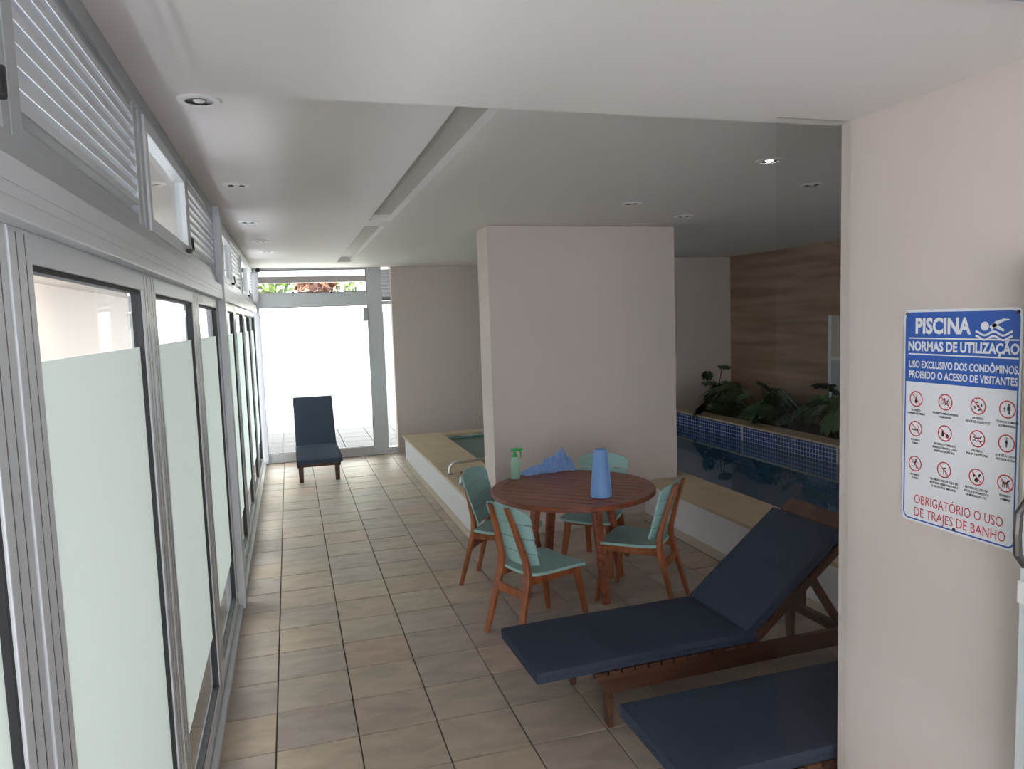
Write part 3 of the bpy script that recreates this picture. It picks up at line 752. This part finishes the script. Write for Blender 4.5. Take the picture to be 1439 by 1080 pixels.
# ---------------------------------------------------------------- frameless glass strip at the wall end
gp = empty('window_22', (1.70, 2.09, 0)); struct(gp, 'narrow frameless glass strip fixed at the end of the sign wall', 'glass panel')
obj('pane', bm_box(NB(), -.14, .15, -.005, .005, .005, SZ), 'stripglass', gp)

# ---------------------------------------------------------------- rules sign
sg = empty('pool_rules_sign', (XR - .001, 1.846, 1.322)); tag(sg, 'blue and white pool rules sign screwed to the right wall', 'sign')
sg.rotation_euler = Matrix(((0, 0, -1), (-1, 0, 0), (0, 1, 0))).to_euler()      # local x = along the wall to the right, y = up, z = out of the wall
SW, SH = .388, .662
def rrect(x0, x1, y0, y1, r, n=6):
    out = []
    for cx_, cy_, a0 in ((x1 - r, y0 + r, -90), (x1 - r, y1 - r, 0), (x0 + r, y1 - r, 90), (x0 + r, y0 + r, 180)):
        for k in range(n + 1):
            a = math.radians(a0 + 90 * k / n); out.append((cx_ + r * math.cos(a), cy_ + r * math.sin(a)))
    return out
obj('plate', bm_prism(NB(), rrect(0, SW, 0, SH, .014), 0, .003), 'signwhite', sg)
bm = NB(); o1 = rrect(.006, SW - .006, .006, SH - .008, .022); i1 = rrect(.0105, SW - .0105, .0105, SH - .0125, .018)
va = [bm.verts.new((x, y, .0034)) for x, y in o1]; vb = [bm.verts.new((x, y, .0034)) for x, y in i1]
for k in range(len(o1)): bm.faces.new((va[k], va[(k + 1) % len(o1)], vb[(k + 1) % len(o1)], vb[k]))
obj('border', bm, 'signblue', sg)
yb0 = 1.762 - 1.322
bp = [(.006, yb0), (SW - .006, yb0)] + [p for p in rrect(.006, SW - .006, .006, SH - .008, .022) if p[1] > .5]
obj('blue_panel', bm_prism(NB(), bp, .003, .0036), 'signblue', sg)
bm = NB()
for v in (1.897, 1.848): bm_box(bm, .019, SW - .008, v - 1.322 - .002, v - 1.322 + .002, .0036, .0041)
obj('rule_line', bm, 'signwhite', sg)
def text(body, x0, x1, yc, size, mat, name='lettering', bold=0.0, align='LEFT', z=.0042):
    cu = bpy.data.curves.new(name, 'FONT'); cu.body = body; cu.size = size; cu.align_x = align; cu.align_y = 'CENTER'; cu.offset = bold; cu.extrude = .0001
    cu.materials.append(M[mat]); cu.resolution_u = 3
    o = bpy.data.objects.new(name, cu); C.objects.link(o)
    bpy.context.view_layer.update()
    w = max(o.dimensions.x, 1e-4)
    dg = bpy.context.evaluated_depsgraph_get(); me = bpy.data.meshes.new_from_object(o.evaluated_get(dg))
    bpy.data.objects.remove(o); me.materials.clear(); me.materials.append(M[mat])
    o = bpy.data.objects.new(name, me); C.objects.link(o); o.parent = sg
    xs = [v.co.x for v in me.vertices]; ys = [v.co.y for v in me.vertices]
    sx = (x1 - x0) / (max(xs) - min(xs)) if x1 is not None else 1.0
    for v in me.vertices:
        v.co.x = (v.co.x - min(xs)) * sx; v.co.y -= (min(ys) + max(ys)) / 2 if False else 0
    o.location = (x0, yc, z)
    return o
V = lambda v: v - 1.322
text('PISCINA', .044, .236, V(1.932), .064, 'signwhite', bold=.0024)
text('NORMAS DE UTILIZAÇÃO', .018, .382, V(1.871), .040, 'signwhite', bold=.0014)
text('USO EXCLUSIVO DOS CONDÔMINOS,', .021, .383, V(1.8155), .030, 'signwhite', bold=.0008)
text('PROIBIDO O ACESSO DE VISITANTES', .022, .380, V(1.784), .030, 'signwhite', bold=.0008)
text('OBRIGATÓRIO O USO', .050, .348, V(1.394), .041, 'signred', bold=-.0002)
text('DE TRAJES DE BANHO', .050, .356, V(1.354), .041, 'signred', bold=-.0002)
# swimmer emblem
bm = NB()
bm.faces.new([bm.verts.new((.279 + .0125 * math.cos(k * math.pi / 12), V(1.934) + .0125 * math.sin(k * math.pi / 12), .0041)) for k in range(24)])
def flat(bm, pts, z=.0037, w=.004):
    """flat ribbon along pts"""
    P = [Vector((p[0], p[1], 0)) for p in pts]; lf, rt = [], []
    for i, p in enumerate(P):
        t_ = (P[min(i + 1, len(P) - 1)] - P[max(i - 1, 0)]).normalized(); nn = Vector((-t_.y, t_.x, 0))
        ww = w[i] if isinstance(w, (list, tuple)) else w
        lf.append(bm.verts.new((p.x + nn.x * ww / 2, p.y + nn.y * ww / 2, z))); rt.append(bm.verts.new((p.x - nn.x * ww / 2, p.y - nn.y * ww / 2, z)))
    for i in range(len(P) - 1): bm.faces.new((rt[i], rt[i + 1], lf[i + 1], lf[i]))
for dy in (0, -.0125):
    flat(bm, [(.250 + .112 * k / 24, V(1.914) + dy + .0055 * math.cos(k / 24 * 4 * math.pi)) for k in range(25)], w=.0055)
flat(bm, [(.352, V(1.952)), (.335, V(1.951)), (.315, V(1.943)), (.305, V(1.935)), (.296, V(1.928))], w=[.002, .007, .011, .013, .012])
flat(bm, [(.302, V(1.938)), (.318, V(1.931)), (.336, V(1.922))], w=[.012, .010, .006])
obj('swimmer_emblem', bm, 'signwhite', sg)
# pictograms
def picto(cx_, cy_, fig, slash=True):
    r_ = .0245
    bm = NB(); n_ = 40
    a_ = [bm.verts.new((cx_ + r_ * math.cos(2 * math.pi * k / n_), cy_ + r_ * math.sin(2 * math.pi * k / n_), .0038)) for k in range(n_)]
    b_ = [bm.verts.new((cx_ + (r_ - .0035) * math.cos(2 * math.pi * k / n_), cy_ + (r_ - .0035) * math.sin(2 * math.pi * k / n_), .0038)) for k in range(n_)]
    for k in range(n_): bm.faces.new((a_[k], a_[(k + 1) % n_], b_[(k + 1) % n_], b_[k]))
    if slash: flat(bm, [(cx_ - .0165, cy_ + .0165), (cx_ + .0165, cy_ - .0165)], z=.0039, w=.0028)
    obj('prohibition_ring', bm, 'signred', sg)
    bm = NB()
    for kind, *a in fig:
        if kind == 'l': flat(bm, [(cx_ + p[0] * .001, cy_ + p[1] * .001) for p in a[0]], w=a[1] * .001)
        else:
            vs = [bm.verts.new((cx_ + (a[0] + a[2] * math.cos(k * math.pi / 6)) * .001, cy_ + (a[1] + a[2] * math.sin(k * math.pi / 6)) * .001, .0037)) for k in range(12)]
            bm.faces.new(vs)
    obj('pictogram', bm, 'signblack', sg)
stand = lambda x, s: [('c', x, 13 * s, 2.6 * s), ('l', [(x, 10 * s), (x, -2 * s)], 6 * s), ('l', [(x - 1.6 * s, -2 * s), (x - 1.6 * s, -14 * s)], 2.4 * s), ('l', [(x + 1.6 * s, -2 * s), (x + 1.6 * s, -14 * s)], 2.4 * s), ('l', [(x - 4.2 * s, 8 * s), (x - 4.6 * s, -3 * s)], 1.8 * s), ('l', [(x + 4.2 * s, 8 * s), (x + 4.6 * s, -3 * s)], 1.8 * s)]
run = lambda x, y, s: [('c', x + 3 * s, y + 12 * s, 2.6 * s), ('l', [(x + 2 * s, y + 9 * s), (x - 1 * s, y - 1 * s)], 4.5 * s), ('l', [(x - 1 * s, y - 1 * s), (x + 6 * s, y - 5 * s), (x + 4 * s, y - 13 * s)], 2.6 * s), ('l', [(x - 1 * s, y - 1 * s), (x - 4 * s, y - 8 * s), (x - 11 * s, y - 9 * s)], 2.6 * s), ('l', [(x + 1 * s, y + 7 * s), (x + 9 * s, y + 4 * s)], 2 * s), ('l', [(x + 1 * s, y + 8 * s), (x - 7 * s, y + 6 * s), (x - 9 * s, y + 1 * s)], 2 * s)]
F = {
 'bottle': [('l', [(1, -13), (1, 2)], 8), ('l', [(1, 2), (3, 12)], 3.5), ('l', [(-5, -10), (-2, -2)], 2)],
 'play': run(-5, 1, .8) + run(7, -1, .7),
 'ballgame': [('c', 0, 0, 4)] + [('l', [(12 * math.cos(a), 12 * math.sin(a)), (12 * math.cos(a + .7), 12 * math.sin(a + .7))], 4) for a in (0, 1.57, 3.14, 4.71)],
 'adult': stand(4, .95) + stand(-8, .5),
 'smoke': [('l', [(-14, -3), (10, -3)], 4.5), ('l', [(12, -3), (14, -3)], 4.5), ('l', [(6, 2), (12, 5), (8, 9), (13, 12)], 1.5)],
 'food': [('l', [(-7, -10), (-6, 8)], 9), ('l', [(-4, 8), (-1, 14)], 1.5), ('c', 8, -7, 5.5), ('l', [(3, -12), (13, -12)], 2)],
 'dive': [('c', 9, 3, 2.6), ('l', [(6, 3), (-6, 1), (-14, 5)], 3.2), ('l', [(6, 3), (14, 8)], 2), ('l', [(-15, -7), (-8, -4), (-2, -8), (4, -4), (10, -8), (15, -5)], 2.6)],
 'shower': stand(0, .75) + [('l', [(-3, 15.5), (3, 15.5)], 2)],
 'run': run(0, 0, 1.05),
 'cream': [('l', [(-2, -12), (-4, 4)], 1.2), ('l', [(-4, 4), (6, 6)], 4), ('l', [(5, -12), (6, 4)], 1.2), ('l', [(-2, -12), (5, -12)], 1.5)],
 'float': [('c', 0, -9, 6), ('l', [(6, 2), (12, 10)], 6), ('l', [(-12, 8), (-4, 4)], 4), ('c', -8, 2, 3)],
 'dog': [('l', [(-8, 0), (6, 1)], 6.5), ('l', [(5, 2), (9, 9)], 4.5), ('l', [(7, 9), (14, 8)], 4), ('l', [(-7, 0), (-9, -12)], 2.4), ('l', [(-3, -1), (-3, -12)], 2.2), ('l', [(5, 0), (4, -12)], 2.4), ('l', [(8, 0), (9, -12)], 2.2), ('l', [(-8, 2), (-13, 8)], 1.8)],
}
colx = (.050, .156, .264, .352)
R1, R2, R3 = V(1.709), V(1.616), V(1.506)
grid = [(0, R1, 'bottle', True, ['PROIBIDO', 'GARRAFA DE VIDRO']), (1, R1, 'play', True, ['PROIBIDO BRINCADEIRAS', 'AGRESSIVAS']), (2, R1, 'ballgame', True, ['PROIBIDO', 'ESPORTES AQUÁTICOS']), (3, R1, 'adult', False, ['CRIANÇAS SOMENTE', 'ACOMPANHADAS']),
        (0, R2, 'smoke', True, ['PROIBIDO', 'FUMAR']), (1, R2, 'food', True, ['PROIBIDO COMIDAS E', 'BEBIDAS DENTRO E NAS', 'BORDAS DA PISCINA']), (2, R2, 'dive', True, ['PROIBIDO', 'PULAR NA PISCINA']), (3, R2, 'shower', False, ['UTILIZE A DUCHA', 'ANTES DE ENTRAR']),
        (0, R3, 'run', True, ['PROIBIDO', 'CORRER']), (1, R3, 'cream', True, ['PROIBIDO USO DE ÓLEO DE', 'BRONZEAR, CREME PARA CABELO', 'E PRODUTOS SIMILARES']), (2, R3, 'float', True, ['PROIBIDO O USO DE', 'BOIAS, EQUIPAMENTOS', 'DE MERGULHO, ETC']), (3, R3, 'dog', True, ['PROIBIDO', 'ANIMAIS'])]
for ci, ry, fk, sl, cap in grid:
    picto(colx[ci], ry, F[fk], sl)
    for k, line in enumerate(cap):
        wd = min(len(line) * .0042, .098)
        text(line, colx[ci] - wd / 2, colx[ci] + wd / 2, ry - .035 - k * .0105, .0088, 'signblack', 'caption', .00012, z=.0038)
bm = NB()
for x, y in ((.012, SH - .013), (SW - .012, SH - .013), (SW / 2, .012)): bm_lathe(bm, [(0, .004), (.006, .004), (.0045, .0065), (0, .007)], 12, (x, y, 0))
obj('screw', bm, 'darkgrey', sg)

# ---------------------------------------------------------------- open entrance door leaf at the right edge of the frame
dl = empty('door_2', (1.79, .90, 0)); struct(dl, 'open entrance door leaf folded against the sign wall', 'door')
obj('leaf', bm_box(NB(), -.02, .02, -.46, .487, .01, 2.1, .003), 'alu', dl)
hz0, hz1, hy = 1.335, 1.50, .445
obj('handle', bm_sweep(NB(), [(-.018, hy, hz0 + .012), (-.05, hy + .008, hz0 + .004), (-.066, hy + .012, hz0 + .03), (-.070, hy + .012, (hz0 + hz1) / 2), (-.066, hy + .012, hz1 - .03), (-.05, hy + .008, hz1 - .004), (-.018, hy, hz1 - .012)], rect(.022, .016, .005), up=Vector((0, 1, 0))), 'darkgrey', dl)
obj('lock_plate', bm_box(NB(), -.034, -.02, .445, .484, 1.225, 1.285, .005), 'white', dl)

# ---------------------------------------------------------------- planting behind the pool
def monstera_leaf():
    bm = NB(); out = []
    n_ = 40
    for k in range(n_ + 1):
        a = -math.pi * .93 + 2 * math.pi * .93 * k / n_
        r_ = .13 * (1 + .25 * math.cos(a))
        if abs(a) < 2.4: r_ *= (.62 + .38 * abs(math.cos(a * 5.2)) ** .5)
        out.append((r_ * math.cos(a) + .04, r_ * math.sin(a) * .85))
    c0 = bm.verts.new((.02, 0, 0)); vs = []
    for x, y in out: vs.append(bm.verts.new((x, y, -.6 * y * y - .5 * max(0, x - .05) ** 2 * 2)))
    for k in range(n_): bm.faces.new((c0, vs[k], vs[k + 1]))
    me = bpy.data.meshes.new('leaf'); bm.to_mesh(me); bm.free(); me.materials.append(M['leaf'])
    return me
LM = monstera_leaf()
plants = [((6.0, 9.42), .62, 9, 'split-leaf plant at the far end of the planter, one leaf raised tall'),
          ((5.80, 8.85), .40, 10, 'split-leaf plant second from the planter\'s far end'),
          ((6.0, 8.3), .46, 11, 'split-leaf plant in front of the travertine wall, third from the far end'),
          ((5.78, 7.75), .42, 11, 'split-leaf plant hanging over the mosaic edge in the planter\'s middle'),
          ((6.1, 7.2), .52, 12, 'split-leaf plant just below the pale stone wall window'),
          ((5.80, 6.7), .44, 12, 'split-leaf plant beside the wall edge, rightmost in the planter'),
          ((6.1, 6.1), .5, 10, 'split-leaf plant hidden behind the sign wall edge')]
for (px_, py_), hh, nl, lab in plants:
    p = empty('split_leaf_plant', (px_, py_, .50)); tag(p, lab, 'plant', 'plants in the pool planter')
    stems = NB()
    for k in range(nl + 5):
        a = random.uniform(0, 2 * math.pi); rad = random.uniform(.1, .34); z = hh * random.uniform(.35, 1.0)
        if k == 0: z = hh * 1.12; rad = .08
        tip = Vector((min(rad * math.cos(a), 6.35 - px_), rad * math.sin(a), z))
        bm_sweep(stems, [(0, 0, 0), tuple(tip * .5 + Vector((0, 0, z * .16))), tuple(tip)], circ(.006, 5), up=Vector((.3, .9, .1)))
        lf = bpy.data.objects.new('leaf', LM); C.objects.link(lf); lf.parent = p; lf.location = tip
        s_ = random.uniform(.8, 1.35); lf.scale = (s_, s_, s_)
        lf.rotation_euler = (random.uniform(-.5, .5), random.uniform(.1, 1.0), a + random.uniform(-.5, .5))
    obj('stems', stems, 'stem', p)

# ---------------------------------------------------------------- outside
g_ = tag(box('ground_outside', -12, 14, -6, 30, -.20, -.07, 'paver'), 'grey paving outside the glass', 'ground', kind='structure')
bm = NB(); x = -.9
struct(box('porch_roof', -2.2, 3.5, 11.42, 14.0, 2.87, 3.05, 'ceiling'), 'white porch ceiling outside the end door', 'porch roof')
struct(box('porch_beam', -2.2, 3.5, 13.9, 14.1, 2.765, 2.87, 'beamgrey'), 'grey beam at the porch edge outside the end door', 'beam')
bm = bm_box(NB(), -3.4, -.60, -4.5, 6.0, 2.95, 3.05); bm_box(bm, -1.6, -.60, 6.0, 11.42, 2.95, 3.05); bm_box(bm, -.60, 1.95, -4.5, -2.0, 2.95, 3.05)  # overhang widened and eave behind the camera added to cut outside light
struct(obj('shade_overhang', bm, 'extbeige'), 'beige roof overhang outside the glass wall, extended to cut the daylight', 'roof')
struct(box('shade_canopy', -4.5, -2.4, 11.5, 27, 2.95, 3.05, 'extbeige'), 'beige canopy added to darken the courtyard wall', 'canopy')  # canopy added to shade the far courtyard wall
struct(box('wall_courtyard', -4.7, -4.5, -3, 27, -.07, 3.4, 'extbeige'), 'beige courtyard wall outside the glass wall', 'wall')
struct(box('wall_garden', -2.0, 5.5, 17.0, 17.2, -.07, 2.45, 'extwall'), 'sunlit white garden wall outside the end door', 'wall')
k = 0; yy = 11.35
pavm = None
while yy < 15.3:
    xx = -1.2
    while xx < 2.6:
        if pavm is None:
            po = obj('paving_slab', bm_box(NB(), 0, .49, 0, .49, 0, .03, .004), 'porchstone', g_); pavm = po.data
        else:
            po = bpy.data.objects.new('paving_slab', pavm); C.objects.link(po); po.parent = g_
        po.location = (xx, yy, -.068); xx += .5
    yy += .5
def tree(x, y, h, r, mat, lab, n_=420):
    tr = empty('garden_tree', (x, y, -.07)); tag(tr, lab, 'tree', 'trees beyond the garden wall')
    obj('trunk', bm_sweep(NB(), [(0, 0, 0), (.05, .02, h * .5), (0, 0, h * .9)], circ(.11, 8), up=Vector((0, 1, 0)), scales=[1, .8, .4]), 'bark', tr)
    bm = NB()
    for k in range(n_):
        v = Vector((random.gauss(0, 1), random.gauss(0, 1), random.gauss(0, .8))).normalized() * r * random.uniform(.35, 1) ** .5
        c_ = Vector((0, 0, h)) + v; a = Vector((random.uniform(-1, 1), random.uniform(-1, 1), random.uniform(-1, 1))).normalized() * .16; b_ = a.cross(Vector((random.random(), random.random(), random.random()))).normalized() * .06
        bm.faces.new([bm.verts.new(c_ - a), bm.verts.new(c_ + b_), bm.verts.new(c_ + a), bm.verts.new(c_ - b_)])
    obj('crown', bm, mat, tr)
tree(-.55, 19.5, 3.3, .75, 'treeleaf', 'green tree beyond the garden wall, leftmost in the door transom')
tree(.85, 22.5, 3.3, .62, 'dryleaf', 'reddish brown tree beyond the garden wall, beside the green one')
tree(1.9, 24, 3.4, .5, 'treeleaf', 'small sparse tree beyond the garden wall, right in the door transom', 120)
for k, x in enumerate((1.35, 1.75)):
    tag(obj('lamp_pole', bm_lathe(NB(), [(0, 0), (.05, 0), (.035, 4.5), (.07, 4.52), (.07, 4.7), (0, 4.75)], 12), 'alu', loc=(x, 19.0, -.07)), ('thin grey pole beyond the garden wall, left one', 'thin grey pole beyond the garden wall, right one')[k], 'pole')
